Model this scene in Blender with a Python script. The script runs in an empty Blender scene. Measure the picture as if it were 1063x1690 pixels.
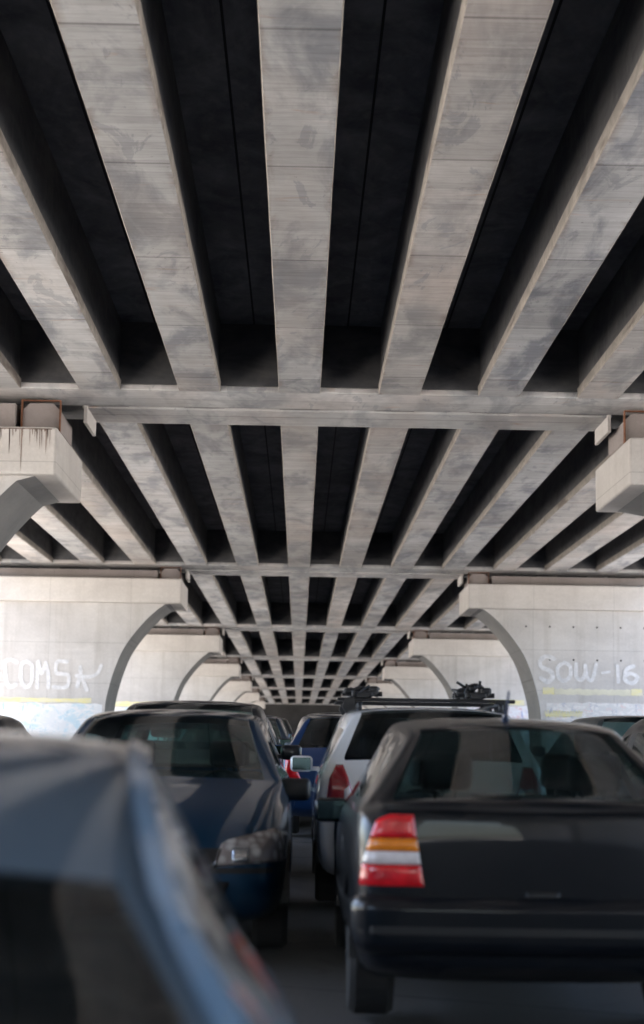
import bpy, bmesh, math, random
from mathutils import Vector, Matrix
from mathutils.bvhtree import BVHTree
random.seed(7)
R = math.radians
SC = bpy.context.scene
COL = SC.collection

# ------------------------------------------------------------------ helpers
def tag(o, label=None, cat=None, group=None, kind=None):
    if label: o['label'] = label
    if cat: o['category'] = cat
    if group: o['group'] = group
    if kind: o['kind'] = kind
    return o

def empty(name, loc=(0, 0, 0), rz=0.0):
    o = bpy.data.objects.new(name, None)
    o.empty_display_size = 0.3
    COL.objects.link(o)
    o.location = loc
    o.rotation_euler = (0, 0, rz)
    return o

def link(name, me, parent=None, mats=()):
    o = bpy.data.objects.new(name, me)
    COL.objects.link(o)
    for m in mats:
        me.materials.append(m)
    if parent is not None:
        o.parent = parent
    return o

def obj(name, bm, mat, parent=None, smooth=False):
    me = bpy.data.meshes.new(name)
    bmesh.ops.recalc_face_normals(bm, faces=bm.faces)
    bm.to_mesh(me); bm.free()
    if smooth:
        for p in me.polygons: p.use_smooth = True
    return link(name, me, parent, [mat] if mat else [])

def add_box(bm, x0, x1, y0, y1, z0, z1, bev=0.0, seg=2, rot=None):
    r = bmesh.ops.create_cube(bm, size=1)
    vs = r['verts']
    for v in vs:
        v.co = Vector(((x0 + x1) / 2 + v.co.x * (x1 - x0), (y0 + y1) / 2 + v.co.y * (y1 - y0), (z0 + z1) / 2 + v.co.z * (z1 - z0)))
    if bev > 0:
        es = list({e for v in vs for e in v.link_edges})
        rr = bmesh.ops.bevel(bm, geom=es, offset=bev, segments=seg, profile=0.5, affect='EDGES')
        vs = rr['verts']
    if rot is not None:
        bmesh.ops.transform(bm, matrix=rot, verts=vs)
    return vs

def box(name, b, mat, parent=None, bev=0.0, smooth=False):
    bm = bmesh.new(); add_box(bm, *b, bev=bev)
    return obj(name, bm, mat, parent, smooth)

def add_cyl(bm, p0, p1, r0, r1=None, n=16):
    r1 = r0 if r1 is None else r1
    p0 = Vector(p0); p1 = Vector(p1); d = p1 - p0
    q = d.to_track_quat('Z', 'Y').to_matrix().to_4x4()
    M = Matrix.Translation((p0 + p1) / 2) @ q
    bmesh.ops.create_cone(bm, cap_ends=True, segments=n, radius1=r0, radius2=r1, depth=d.length, matrix=M)

def add_prism_x(bm, pts, x0, x1):      # outline in (y, z)
    a = [bm.verts.new((x0, y, z)) for y, z in pts]
    b = [bm.verts.new((x1, y, z)) for y, z in pts]
    n = len(pts)
    bm.faces.new(a); bm.faces.new(b[::-1])
    for i in range(n): bm.faces.new((a[i], b[i], b[(i + 1) % n], a[(i + 1) % n]))

def add_prism_y(bm, pts, y0, y1):      # outline in (x, z)
    a = [bm.verts.new((x, y0, z)) for x, z in pts]
    b = [bm.verts.new((x, y1, z)) for x, z in pts]
    n = len(pts)
    bm.faces.new(a); bm.faces.new(b[::-1])
    for i in range(n): bm.faces.new((a[i], b[i], b[(i + 1) % n], a[(i + 1) % n]))

# ------------------------------------------------------------------ node helper
class N:
    def __init__(s, name):
        s.m = bpy.data.materials.new(name); s.m.use_nodes = True
        s.t = s.m.node_tree; s.t.nodes.clear()
        s.out = s.n('ShaderNodeOutputMaterial')
    def n(s, typ, **kw):
        x = s.t.nodes.new(typ)
        for k, v in kw.items():
            if k.startswith('i_'):
                x.inputs[k[2:].replace('_', ' ')].default_value = v
            else: setattr(x, k, v)
        return x
    def l(s, a, b): s.t.links.new(a, b)
    def setin(s, node, idx, v):
        if hasattr(v, 'is_output') or isinstance(v, bpy.types.NodeSocket): s.l(v, node.inputs[idx])
        else: node.inputs[idx].default_value = v
    def math(s, op, a, b=0.0, c=None, clamp=False):
        x = s.n('ShaderNodeMath', operation=op, use_clamp=clamp)
        s.setin(x, 0, a); s.setin(x, 1, b)
        if c is not None: s.setin(x, 2, c)
        return x.outputs[0]
    def mix(s, f, a, b, mode='MIX'):
        x = s.n('ShaderNodeMix', data_type='RGBA', blend_type=mode, clamp_factor=True)
        s.setin(x, 0, f); s.setin(x, 6, a); s.setin(x, 7, b)
        return x.outputs[2]
    def noise(s, vec, scale, detail=4, rough=0.5, dist=0.0):
        x = s.n('ShaderNodeTexNoise')
        s.l(vec, x.inputs['Vector']); x.inputs['Scale'].default_value = scale
        x.inputs['Detail'].default_value = detail; x.inputs['Roughness'].default_value = rough
        x.inputs['Distortion'].default_value = dist
        return x.outputs[0]
    def ramp(s, f, lo, hi):
        x = s.n('ShaderNodeMapRange', clamp=True)
        s.setin(x, 0, f); x.inputs[1].default_value = lo; x.inputs[2].default_value = hi
        return x.outputs[0]
    def scale(s, vec, sx, sy, sz):
        x = s.n('ShaderNodeVectorMath', operation='MULTIPLY')
        s.l(vec, x.inputs[0]); x.inputs[1].default_value = (sx, sy, sz)
        return x.outputs[0]
    def coords(s, rnd=True):
        tc = s.n('ShaderNodeTexCoord').outputs['Object']
        if not rnd: return tc
        oi = s.n('ShaderNodeObjectInfo')
        a = s.n('ShaderNodeVectorMath', operation='MULTIPLY_ADD')
        s.l(oi.outputs['Random'], a.inputs[0]); a.inputs[1].default_value = (37, 91, 13)
        s.l(tc, a.inputs[2])
        s.rand = oi.outputs['Random']
        return a.outputs[0]
    def bsdf(s, col, rough=0.8, bump=None, bs=0.2, dist=0.01, **kw):
        b = s.n('ShaderNodeBsdfPrincipled')
        s.setin(b, 'Base Color', col); s.setin(b, 'Roughness', rough)
        for k, v in kw.items(): s.setin(b, k.replace('_', ' '), v)
        if bump is not None:
            x = s.n('ShaderNodeBump'); x.inputs['Strength'].default_value = bs; x.inputs['Distance'].default_value = dist
            s.l(bump, x.inputs['Height']); s.l(x.outputs[0], b.inputs['Normal'])
        s.l(b.outputs[0], s.out.inputs[0])
        return s.m
def c4(*c): return (c[0], c[1], c[2], 1.0)

# ------------------------------------------------------------------ materials
def board_concrete(name, base, patch, warm, dark, board=0.16, wamt=1.0, edges=True):
    n = N(name)
    v = n.coords()
    tc = n.n('ShaderNodeTexCoord').outputs['Object']
    sep = n.n('ShaderNodeSeparateXYZ'); n.l(tc, sep.inputs[0])
    # boards laid across the girder
    wob = n.noise(n.scale(v, 1.2, 0.6, 1), 1.0, 2)
    yy = n.math('ADD', n.math('DIVIDE', sep.outputs[1], board), n.math('MULTIPLY', wob, 0.25))
    fr = n.math('FRACT', yy)
    edge = n.math('SUBTRACT', 1.0, n.ramp(n.math('MINIMUM', fr, n.math('SUBTRACT', 1.0, fr)), 0.0, 0.10))
    wn = n.n('ShaderNodeTexWhiteNoise', noise_dimensions='2D')
    cmb = n.n('ShaderNodeCombineXYZ'); n.l(n.math('FLOOR', yy), cmb.inputs[0]); n.l(n.rand, cmb.inputs[1])
    n.l(cmb.outputs[0], wn.inputs[0])
    grain = n.noise(n.scale(v, 2.2, 15, 20), 1.0, 8, 0.72, 0.8)
    blot = n.noise(n.scale(v, 1.5, 0.55, 1.0), 0.9, 6, 0.62, 0.5)
    blot2 = n.noise(n.scale(v, 0.9, 0.35, 1.0), 1.1, 4, 0.55, 0.3)
    warmn = n.noise(n.scale(v, 0.8, 0.3, 1.0), 0.8, 3, 0.6)
    col = n.mix(n.ramp(blot, 0.47, 0.60), base, patch)
    col = n.mix(n.math('MULTIPLY', n.ramp(warmn, 0.45, 0.7), 0.6 * wamt), col, warm)
    # whitish leached blooms
    blo = n.ramp(n.noise(n.scale(v, 2.4, 1.3, 1), 1.0, 5, 0.7, 1.2), 0.60, 0.72)
    col = n.mix(n.math('MULTIPLY', blo, 0.35), col, c4(0.56, 0.54, 0.51))
    # cement-wash repairs: hard-edged cool grey blotches
    rp = n.ramp(n.noise(n.scale(v, 1.1, .42, 1), 1.7, 7, .68, 1.0), .585, .605)
    col = n.mix(n.math('MULTIPLY', rp, .5), col, c4(.24, .25, .27))
    # rust streaks
    ru = n.ramp(n.noise(n.scale(v, 1.0, 5.0, 1), 1.0, 5, 0.6, 0.8), 0.64, 0.74)
    col = n.mix(n.math('MULTIPLY', ru, 0.45), col, c4(0.42, 0.24, 0.14))
    f = n.math('MULTIPLY_ADD', n.ramp(grain, 0.28, 0.72), 0.32, 0.82)
    f = n.math('MULTIPLY', f, n.math('MULTIPLY_ADD', wn.outputs[0], 0.16, 0.92))
    f = n.math('MULTIPLY', f, n.math('MULTIPLY_ADD', edge, -0.12, 1.0))
    f = n.math('MULTIPLY', f, n.math('MULTIPLY_ADD', n.ramp(blot2, 0.3, 0.7), 0.34, 0.80))
    # formwork joints every few metres
    fj = n.math('FRACT', n.math('DIVIDE', n.math('ADD', sep.outputs[1], n.math('MULTIPLY', n.rand, 0.6)), 3.1))
    jl = n.math('LESS_THAN', fj, 0.012)
    f = n.math('MULTIPLY', f, n.math('MULTIPLY_ADD', jl, -0.4, 1.0))
    tintr = n.math('MULTIPLY_ADD', n.rand, 0.18, 0.91)
    sg = n.n('ShaderNodeTexWhiteNoise', noise_dimensions='2D'); cs = n.n('ShaderNodeCombineXYZ')
    n.l(n.math('FLOOR', n.math('DIVIDE', n.math('ADD', sep.outputs[1], n.math('MULTIPLY', n.rand, 0.6)), 3.1)), cs.inputs[0]); n.l(n.rand, cs.inputs[1]); n.l(cs.outputs[0], sg.inputs[0])
    f = n.math('MULTIPLY', f, n.math('MULTIPLY_ADD', sg.outputs[0], 0.30, 0.84))     # each pour has its own tone
    if edges:
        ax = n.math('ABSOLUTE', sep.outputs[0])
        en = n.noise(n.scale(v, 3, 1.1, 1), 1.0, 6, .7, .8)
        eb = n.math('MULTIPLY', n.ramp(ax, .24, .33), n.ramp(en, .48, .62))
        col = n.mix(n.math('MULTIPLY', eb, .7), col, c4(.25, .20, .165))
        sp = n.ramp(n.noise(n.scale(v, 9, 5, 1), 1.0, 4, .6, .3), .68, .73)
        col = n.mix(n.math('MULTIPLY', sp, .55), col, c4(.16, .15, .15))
    f = n.math('MULTIPLY', f, tintr)
    g = n.n('ShaderNodeCombineColor'); [n.l(f, g.inputs[i]) for i in range(3)]
    col = n.mix(1.0, col, g.outputs[0], 'MULTIPLY')
    h = n.math('SUBTRACT', n.math('ADD', grain, n.math('MULTIPLY', blot, 0.6)), n.math('MULTIPLY', edge, 0.5))
    return n.bsdf(col, 0.88, h, 0.3, 0.005)

M_GIRDER = board_concrete('girder_concrete', c4(.44, .438, .438), c4(.25, .257, .275), c4(.43, .385, .355), None)
M_GIRDER_W = board_concrete('girder_concrete_warm', c4(.455, .435, .42), c4(.31, .305, .305), c4(.46, .39, .35), None, wamt=1.2)
M_GIRDER_B = board_concrete('girder_concrete_grey', c4(.43, .43, .435), c4(.215, .225, .25), c4(.43, .395, .375), None, wamt=0.6)
M_CROSS = board_concrete('crossbeam_concrete', c4(.50, .495, .49), c4(.33, .335, .345), c4(.50, .44, .41), None, board=0.6, edges=False)

def slab_concrete():  # dark bluish-grey mottled concrete for the deck slab over the girders
    n = N('dark_slab_concrete'); v = n.coords()
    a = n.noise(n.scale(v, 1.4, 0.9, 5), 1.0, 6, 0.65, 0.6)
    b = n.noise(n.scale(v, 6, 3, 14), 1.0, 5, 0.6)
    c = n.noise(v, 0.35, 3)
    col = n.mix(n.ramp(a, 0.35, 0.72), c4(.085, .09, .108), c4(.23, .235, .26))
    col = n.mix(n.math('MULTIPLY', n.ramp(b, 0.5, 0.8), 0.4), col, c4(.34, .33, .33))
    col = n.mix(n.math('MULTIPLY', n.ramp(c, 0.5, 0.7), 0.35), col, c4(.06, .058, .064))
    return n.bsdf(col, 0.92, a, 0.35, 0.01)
M_SLAB = slab_concrete()
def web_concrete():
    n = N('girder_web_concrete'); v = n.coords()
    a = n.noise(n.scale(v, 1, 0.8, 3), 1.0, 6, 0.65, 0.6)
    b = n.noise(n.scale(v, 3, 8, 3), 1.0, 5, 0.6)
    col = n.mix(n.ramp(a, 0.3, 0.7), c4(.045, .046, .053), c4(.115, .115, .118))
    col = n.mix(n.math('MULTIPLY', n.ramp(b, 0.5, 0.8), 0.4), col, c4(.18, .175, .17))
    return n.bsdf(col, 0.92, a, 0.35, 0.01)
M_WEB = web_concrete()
M_END = None
def lip_concrete():
    n = N('girder_lip_concrete'); v = n.coords()
    a = n.noise(n.scale(v, 2, 2.5, 4), 1.0, 6, 0.7, 0.8)
    b = n.noise(n.scale(v, 2, 0.5, 3), 1.0, 4, 0.6)
    col = n.mix(n.ramp(a, 0.40, 0.65), c4(.24, .22, .195), c4(.36, .325, .285))
    col = n.mix(n.ramp(b, 0.58, 0.68), col, c4(.17, .145, .125))
    return n.bsdf(col, 0.9, a, 0.5, 0.012)
M_LIP = lip_concrete()
def pier_concrete(name, base, alt, stain=0.25):
    n = N(name); v = n.coords()
    tc = n.n('ShaderNodeTexCoord').outputs['Object']
    sep = n.n('ShaderNodeSeparateXYZ'); n.l(tc, sep.inputs[0])
    a = n.noise(n.scale(v, 0.6, 0.6, 0.9), 1.0, 6, 0.62, 0.5)
    st = n.noise(n.scale(v, 3.2, 3.2, 0.18), 1.0, 5, 0.6)
    hz = n.noise(n.scale(v, 0.4, 0.4, 9), 1.0, 4, 0.6)
    fine = n.noise(v, 18, 5, 0.7)
    col = n.mix(n.ramp(a, 0.38, 0.68), base, alt)
    col = n.mix(n.math('MULTIPLY', n.ramp(st, 0.50, 0.75), stain), col, c4(.30, .27, .24))
    col = n.mix(n.math('MULTIPLY', n.ramp(hz, 0.5, 0.8), 0.14), col, c4(.36, .34, .33))
    f = n.math('MULTIPLY_ADD', n.ramp(fine, 0.3, 0.7), 0.12, 0.92)
    # shutter joints: lift lines and panel lines
    fz = n.math('FRACT', n.math('DIVIDE', n.math('ADD', sep.outputs[2], 50.35), 1.25))
    fx = n.math('FRACT', n.math('DIVIDE', n.math('ADD', sep.outputs[0], 50.2), 2.5))
    jl = n.math('MAXIMUM', n.math('LESS_THAN', fz, 0.014), n.math('LESS_THAN', fx, 0.006))
    f = n.math('MULTIPLY', f, n.math('MULTIPLY_ADD', jl, -0.22, 1.0))
    g = n.n('ShaderNodeCombineColor'); [n.l(f, g.inputs[i]) for i in range(3)]
    col = n.mix(1.0, col, g.outputs[0], 'MULTIPLY')
    return n.bsdf(col, 0.9, n.math('SUBTRACT', fine, jl), 0.25, 0.004)
M_PIER = pier_concrete('pier_concrete', c4(.55, .53, .51), c4(.45, .43, .415), .4)
M_CAP = pier_concrete('cap_concrete', c4(.58, .55, .52), c4(.49, .46, .435), 0.18)
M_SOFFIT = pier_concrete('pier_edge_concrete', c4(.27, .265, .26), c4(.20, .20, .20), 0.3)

def simple(name, col, rough=0.6, metal=0.0, coat=0.0, var=0.12, sc=8.0, emis=None, spec=0.5, bump=0.0):
    n = N(name); v = n.coords()
    a = n.noise(v, sc, 4, 0.6)
    lo = tuple(x * (1 - var) for x in col[:3]) + (1,); hi = tuple(min(1, x * (1 + var)) for x in col[:3]) + (1,)
    c = n.mix(n.ramp(a, 0.3, 0.7), lo, hi)
    b = n.bsdf(c, rough, a if bump else None, bump, 0.003, Metallic=metal, Coat_Weight=coat, Coat_Roughness=0.04, Specular_IOR_Level=spec)
    return b
def paint(name, col, metal=0.3, rough=0.35, dust=0.10, coat=1.0, spec=0.5):
    n = N(name); v = n.coords()
    a = n.noise(v, 1.7, 5, 0.6, 0.5)
    d = n.noise(v, 60, 3, 0.7)
    geo = n.n('ShaderNodeNewGeometry'); sp = n.n('ShaderNodeSeparateXYZ'); n.l(geo.outputs['Normal'], sp.inputs[0])
    up = n.ramp(sp.outputs[2], 0.1, 1.0)          # dust settles on upward faces
    du = n.math('MULTIPLY', n.math('ADD', n.math('MULTIPLY', up, dust * 1.6), n.math('MULTIPLY', n.ramp(a, 0.4, 0.75), dust)), n.math('MULTIPLY_ADD', d, 0.6, 0.7), clamp=True)
    c = n.mix(du, col, c4(.30, .28, .26))
    ro = n.math('MULTIPLY_ADD', du, 0.5, rough)
    cr = n.math('MULTIPLY_ADD', du, 0.55, 0.03)
    return n.bsdf(c, ro, d, 0.02, 0.001, Metallic=metal, Coat_Weight=coat, Coat_Roughness=cr, Specular_IOR_Level=spec)
M_RUBBER = simple('tyre_rubber', c4(.02, .02, .021), 0.8, bump=.2)
M_TRIM = simple('black_plastic', c4(.016, .016, .018), 0.45)
M_CABIN = simple('cabin_cloth', c4(.035, .036, .042), 0.9)
M_ALLOY = simple('wheel_alloy', c4(.45, .46, .48), 0.3, 0.8)
M_CHROME = simple('bright_metal', c4(.75, .75, .76), 0.12, 1.0, var=.03)
M_RED = simple('red_lamp_plastic', c4(.90, .012, .022), 0.15, 0, 1.0, var=.45, sc=9)
M_REDD = simple('dark_red_lamp_plastic', c4(.30, .010, .02), 0.15, 0, 1.0, var=.2, sc=25)
M_AMBER = simple('amber_lamp_plastic', c4(.95, .26, .015), 0.15, 0, 1.0, var=.15, sc=22)
M_WHITEL = simple('clear_lamp_plastic', c4(.78, .72, .74), 0.12, 0, 1.0, var=.12, sc=30)
M_GAP = simple('panel_gap', c4(.004, .004, .005), 0.8)
def spray():
    n = N('white_spray_paint'); v = n.coords()
    a = n.noise(v, 5, 6, .7)
    b = n.n('ShaderNodeBsdfDiffuse'); b.inputs[0].default_value = c4(.74, .74, .75)
    t = n.n('ShaderNodeBsdfTransparent'); m = n.n('ShaderNodeMixShader')
    n.l(n.math('MULTIPLY_ADD', n.ramp(a, .3, .7), .32, .62), m.inputs[0]); n.l(t.outputs[0], m.inputs[1]); n.l(b.outputs[0], m.inputs[2])
    n.l(m.outputs[0], n.out.inputs[0]); return n.m
M_GRAF = spray()
M_RUST = simple('rusty_steel', c4(.20, .09, .05), 0.85, 0.2, var=.4, sc=9, bump=.4)
M_DRIP = simple('dark_drip_stain', c4(.22, .165, .14), 0.9, var=.35, sc=6)
M_BLOCK = pier_concrete('bearing_concrete', c4(.34, .30, .285), c4(.26, .225, .21), 0.4)
M_MIRROR = simple('mirror_glass', c4(.03, .05, .055), 0.06, 1.0, var=.02)
M_FOIL = simple('dark_steel', c4(.05, .052, .055), 0.4, 0.8)
def glass(name, tint, dark=1.0):
    n = N(name)
    tr = n.n('ShaderNodeBsdfTransparent'); tr.inputs[0].default_value = c4(*[x * dark for x in tint])
    gl = n.n('ShaderNodeBsdfGlossy'); gl.inputs['Roughness'].default_value = 0.02
    gl.inputs[0].default_value = c4(.95, .97, 1.0)
    fr = n.n('ShaderNodeFresnel'); fr.inputs[0].default_value = 1.5
    df = n.n('ShaderNodeBsdfDiffuse'); df.inputs[0].default_value = c4(.30, .31, .30)
    v = n.coords()
    d = n.math('MULTIPLY', n.ramp(n.noise(v, 3, 5, .6), 0.35, 0.8), 0.09)
    m0 = n.n('ShaderNodeMixShader'); n.l(d, m0.inputs[0]); n.l(tr.outputs[0], m0.inputs[1]); n.l(df.outputs[0], m0.inputs[2])
    m1 = n.n('ShaderNodeMixShader'); n.l(n.math('MULTIPLY_ADD', fr.outputs[0], .85, 0.02, clamp=True), m1.inputs[0])
    n.l(m0.outputs[0], m1.inputs[1]); n.l(gl.outputs[0], m1.inputs[2])
    n.l(m1.outputs[0], n.out.inputs[0])
    return n.m
M_GLASS = glass('car_glass', (.58, .80, .78))
M_GLASS_D = glass('tinted_car_glass', (.30, .36, .37))
M_LENS = glass('headlamp_lens', (.92, .94, .96))

def asphalt():
    n = N('asphalt'); v = n.coords(False)
    a = n.noise(v, 0.35, 6, 0.6, 0.4); b = n.noise(v, 45, 4, 0.7); c = n.noise(n.scale(v, 2.2, .12, 1), 1, 4)
    col = n.mix(n.ramp(a, .35, .7), c4(.050, .048, .048), c4(.085, .078, .074))
    col = n.mix(n.math('MULTIPLY', n.ramp(b, .5, .8), .5), col, c4(.14, .13, .12))
    col = n.mix(n.math('MULTIPLY', n.ramp(c, .5, .8), .5), col, c4(.03, .03, .03))
    ck = n.n('ShaderNodeTexVoronoi', feature='DISTANCE_TO_EDGE'); n.l(v, ck.inputs[0]); ck.inputs['Scale'].default_value = .45
    col = n.mix(n.math('LESS_THAN', n.math('ADD', ck.outputs[0], n.math('MULTIPLY', a, .08)), .045), col, c4(.015, .015, .015))
    st = n.ramp(n.noise(v, 1.3, 5, .6, .6), .60, .68)
    col = n.mix(n.math('MULTIPLY', st, .6), col, c4(.022, .02, .02))
    return n.bsdf(col, .88, b, .5, .006)
M_ASPH = asphalt()
def dirt():
    n = N('pale_gravel_ground'); v = n.coords(False)
    a = n.noise(v, 0.12, 6, 0.6, 0.4); b = n.noise(v, 8, 5, 0.7)
    col = n.mix(n.ramp(a, .35, .7), c4(.50, .47, .43), c4(.40, .37, .33))
    col = n.mix(n.math('MULTIPLY', n.ramp(b, .5, .8), .5), col, c4(.30, .28, .25))
    return n.bsdf(col, .95, b, .6, .02)
M_DIRT = dirt()

# ------------------------------------------------------------------ dimensions (camera eye is z = EYE)
EYE = 1.43
def gz(y):                 # the road climbs gently for sixty metres, then levels out
    s = 0.02
    if y < -10: return s * -10
    if y < 50: return s * y
    if y < 70: t = (y - 50) / 20; return s * 50 + s * 20 * (t - t * t / 2)
    return s * 60
S = 1.6                    # girder spacing
HB = EYE + 5.69            # girder soffit
GW = 0.335                 # girder half width
GD = 1.18                  # girder depth
SPAN = 25.0
BENT0 = 27.0
bents = [BENT0 + SPAN * k for k in range(-3, 8)]
NL, NR = -6, 7
XE0, XE1 = (NL - 0.60) * S, (NR + 0.42) * S

# ------------------------------------------------------------------ ground
def strip_ground(name, mat, xa, xb, ys, dz, kind='structure'):
    bm = bmesh.new()
    prev = None
    for y in ys:
        cur = [bm.verts.new((x, y, gz(y) + dz)) for x in (xa, xb)]
        if prev: bm.faces.new((prev[0], prev[1], cur[1], cur[0]))
        prev = cur
    o = obj(name, bm, mat); tag(o, kind=kind)
    return o
ys = [-1500, -300, -60, -10] + [i * 5 for i in range(-1, 18)] + [150, 400, 1500]
strip_ground('ground', M_DIRT, -1500, 1500, ys, -0.02)
ysr = [-300, -60, -10] + [i * 2.5 for i in range(-3, 34)] + [150, 290]
strip_ground('road', M_ASPH, -7.6, 9.2, ysr, 0.0)

# ------------------------------------------------------------------ bridge spans
def girder_parts(x, y0, y1, parent, mi):
    L = y1 - y0
    bm = bmesh.new()
    # board-marked underside
    ny = 26
    zs = 0.0
    a = []
    for i in range(ny + 1):
        y = y0 + L * i / ny
        a.append([bm.verts.new((dx, y, HB)) for dx in (-GW + .012, GW - .012)])
    for i in range(ny): bm.faces.new((a[i][0], a[i][1], a[i + 1][1], a[i + 1][0]))
    for f in bm.faces: f.material_index = 0
    # chamfer + side lips (light) then webs (dark), slightly recessed
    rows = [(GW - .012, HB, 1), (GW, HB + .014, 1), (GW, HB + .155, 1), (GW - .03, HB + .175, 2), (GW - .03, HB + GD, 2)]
    for sgn in (-1, 1):
        pv = None
        for (w, z, m) in rows:
            cur = []
            for i in range(ny + 1):
                y = y0 + L * i / ny
                j = (random.random() - .5) * .006 if (w == GW) else 0
                cur.append(bm.verts.new((sgn * (w + j), y, z)))
            if pv:
                for i in range(ny):
                    f = bm.faces.new((pv[i], cur[i], cur[i + 1], pv[i + 1])); f.material_index = m
            pv = cur
    # top and ends (hidden in the slab and the crossbeams)
    f = bm.faces.new([bm.verts.new(c) for c in ((-GW + .03, y0, HB + GD), (GW - .03, y0, HB + GD), (GW - .03, y1, HB + GD), (-GW + .03, y1, HB + GD))]); f.material_index = 2
    for y in (y0, y1):
        f = bm.faces.new([bm.verts.new(c) for c in ((-GW, y, HB), (GW, y, HB), (GW, y, HB + GD), (-GW, y, HB + GD))]); f.material_index = 2
    bmesh.ops.remove_doubles(bm, verts=bm.verts, dist=0.0005)
    bmesh.ops.recalc_face_normals(bm, faces=bm.faces)
    me = bpy.data.meshes.new('girder'); bm.to_mesh(me); bm.free()
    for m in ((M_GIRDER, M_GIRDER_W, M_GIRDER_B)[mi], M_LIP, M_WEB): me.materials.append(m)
    o = bpy.data.objects.new('girder', me); COL.objects.link(o); o.parent = parent
    o.location = (x, 0, 0)
    return o

ordn = {0: 'behind the viewer', 1: 'directly overhead, nearest in view with the broadest girders', 2: 'second in view, just past the first crossbeam',
        3: 'third in view, between the graffitied piers and the next pair'}
tints = {-6: 0, -5: 1, -4: 0, -3: 0, -2: 0, -1: 0, 0: 0, 1: 1, 2: 2, 3: 1, 4: 1, 5: 1, 6: 0, 7: 0}
nspan = len(bents) - 1
names = ['bridge span farthest behind the viewpoint', 'bridge span just behind the viewpoint', 'nearest bridge span overhead with the broadest girders', 'second bridge span beyond the nearest pier caps',
         'third bridge span, just beyond the graffitied piers', 'fourth bridge span along the row of piers', 'fifth bridge span along the row of piers',
         'sixth bridge span, small and distant', 'seventh bridge span, small and distant', 'eighth bridge span, tiny and far off', 'ninth bridge span, tiny and far off',
         'tenth bridge span, tiny and far off', 'farthest bridge span, the last before the dark end wall']
D1, D2 = 1.28, 1.22        # crossbeam thicknesses either side of the joint
for k in range(nspan):
    ya, yb = bents[k], bents[k + 1]
    t = empty('bridge_span', ((XE0 + XE1) / 2, ya, 0))
    tag(t, names[k] + ', concrete girders under a dark deck', 'bridge span', 'spans of the concrete bridge')
    off = -Vector(t.location)
    kids = []
    k -= 1
    y0, y1 = ya + .02, yb - .02
    for g in range(NL, NR + 1):
        mi = tints[g]
        if k > 1: mi = random.choice((0, 1, 1, 2, 0)) if abs(g - .5) > 1.6 or k > 2 else (1 if g in (0, 1) else 0)
        kids.append(girder_parts(g * S, y0, y1, t, mi))
    # deck slab with a longitudinal joint in every bay
    bm = bmesh.new()
    add_box(bm, XE0 - .3, XE1 + .3, y0, y1, HB + GD - .06, HB + GD + .3)
    kids.append(obj('deck_slab', bm, M_SLAB, t))
    for g in range(NL, NR):
        bm = bmesh.new(); xm = (g + .5) * S + (.05 if g < 0 else -.04)
        add_box(bm, xm - .014, xm + .014, y0 + 1.3, y1 - 1.3, HB + GD - .068, HB + GD - .058)
        kids.append(obj('deck_joint', bm, M_GAP, t))
    # parapets
    for xs in (XE0 - .3, XE1):
        kids.append(box('parapet', (xs, xs + .3, y0, y1, HB + GD + .3, HB + GD + 1.3), M_PIER, t, bev=.02))
    # crossbeams between the girders (start and end of each span)
    bw = D2 if True else D1
    xl, xr = -2.28 * S, 3.3 * S
    for (a, b, lo, xA, xB) in ((y0, y0 + D2, HB - .035, xl, xr), (y1 - D1, y1, HB - .002, XE0, XE1)):
        # underside slab running the whole width
        bm = bmesh.new()
        add_box(bm, xA, xB, a, b, lo, lo + .10, bev=.012, seg=1)
        kids.append(obj('crossbeam', bm, M_CROSS, t))
        bm = bmesh.new()
        add_box(bm, XE0 + .01, XE1 - .01, a + .012, b - .012, lo + .05, HB + GD - .03)
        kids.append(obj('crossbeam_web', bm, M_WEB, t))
    for c in kids:
        c.location = Vector(c.location) + off

# ------------------------------------------------------------------ piers
def catmull(P, n=8):
    out = []
    Q = [P[0]] + list(P) + [P[-1]]
    for i in range(1, len(Q) - 2):
        p0, p1, p2, p3 = [Vector(q).to_3d() if len(q) == 2 else Vector(q) for q in Q[i - 1:i + 3]]
        for j in range(n):
            t = j / n
            out.append(0.5 * ((2 * p1) + (-p0 + p2) * t + (2 * p0 - 5 * p1 + 4 * p2 - p3) * t * t + (-p0 + 3 * p1 - 3 * p2 + p3) * t ** 3))
    out.append(Vector(Q[-1]).to_3d())
    return [(v.x, v.y) for v in out]

NSTR = 0
def stroke(bm, pts, w, y, seg=5, smooth=True):
    """flat hand-painted line in the x-z plane"""
    P = catmull(pts, seg) if smooth and len(pts) > 2 else pts
    global NSTR
    NSTR = (NSTR + 1) % 40; y = y - NSTR * .0006
    L = []
    for i, p in enumerate(P):
        a = Vector(P[max(0, i - 1)]); b = Vector(P[min(len(P) - 1, i + 1)])
        d = (b - a); d = d / max(d.length, 1e-6); nn = Vector((-d.y, d.x))
        ww = w * (0.85 + .3 * random.random()) / 2; y -= .00006
        L.append((bm.verts.new((p[0] + nn.x * ww, y, p[1] + nn.y * ww)), bm.verts.new((p[0] - nn.x * ww, y, p[1] - nn.y * ww))))
    for i in range(len(L) - 1): bm.faces.new((L[i][0], L[i][1], L[i + 1][1], L[i + 1][0]))
    for p in (P[0], P[-1]):
        y -= .0004
        bmesh.ops.create_circle(bm, cap_ends=True, segments=10, radius=w / 2, matrix=Matrix.Translation((p[0], y - .0003, p[1])) @ Matrix.Rotation(R(90), 4, 'X'))

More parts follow.
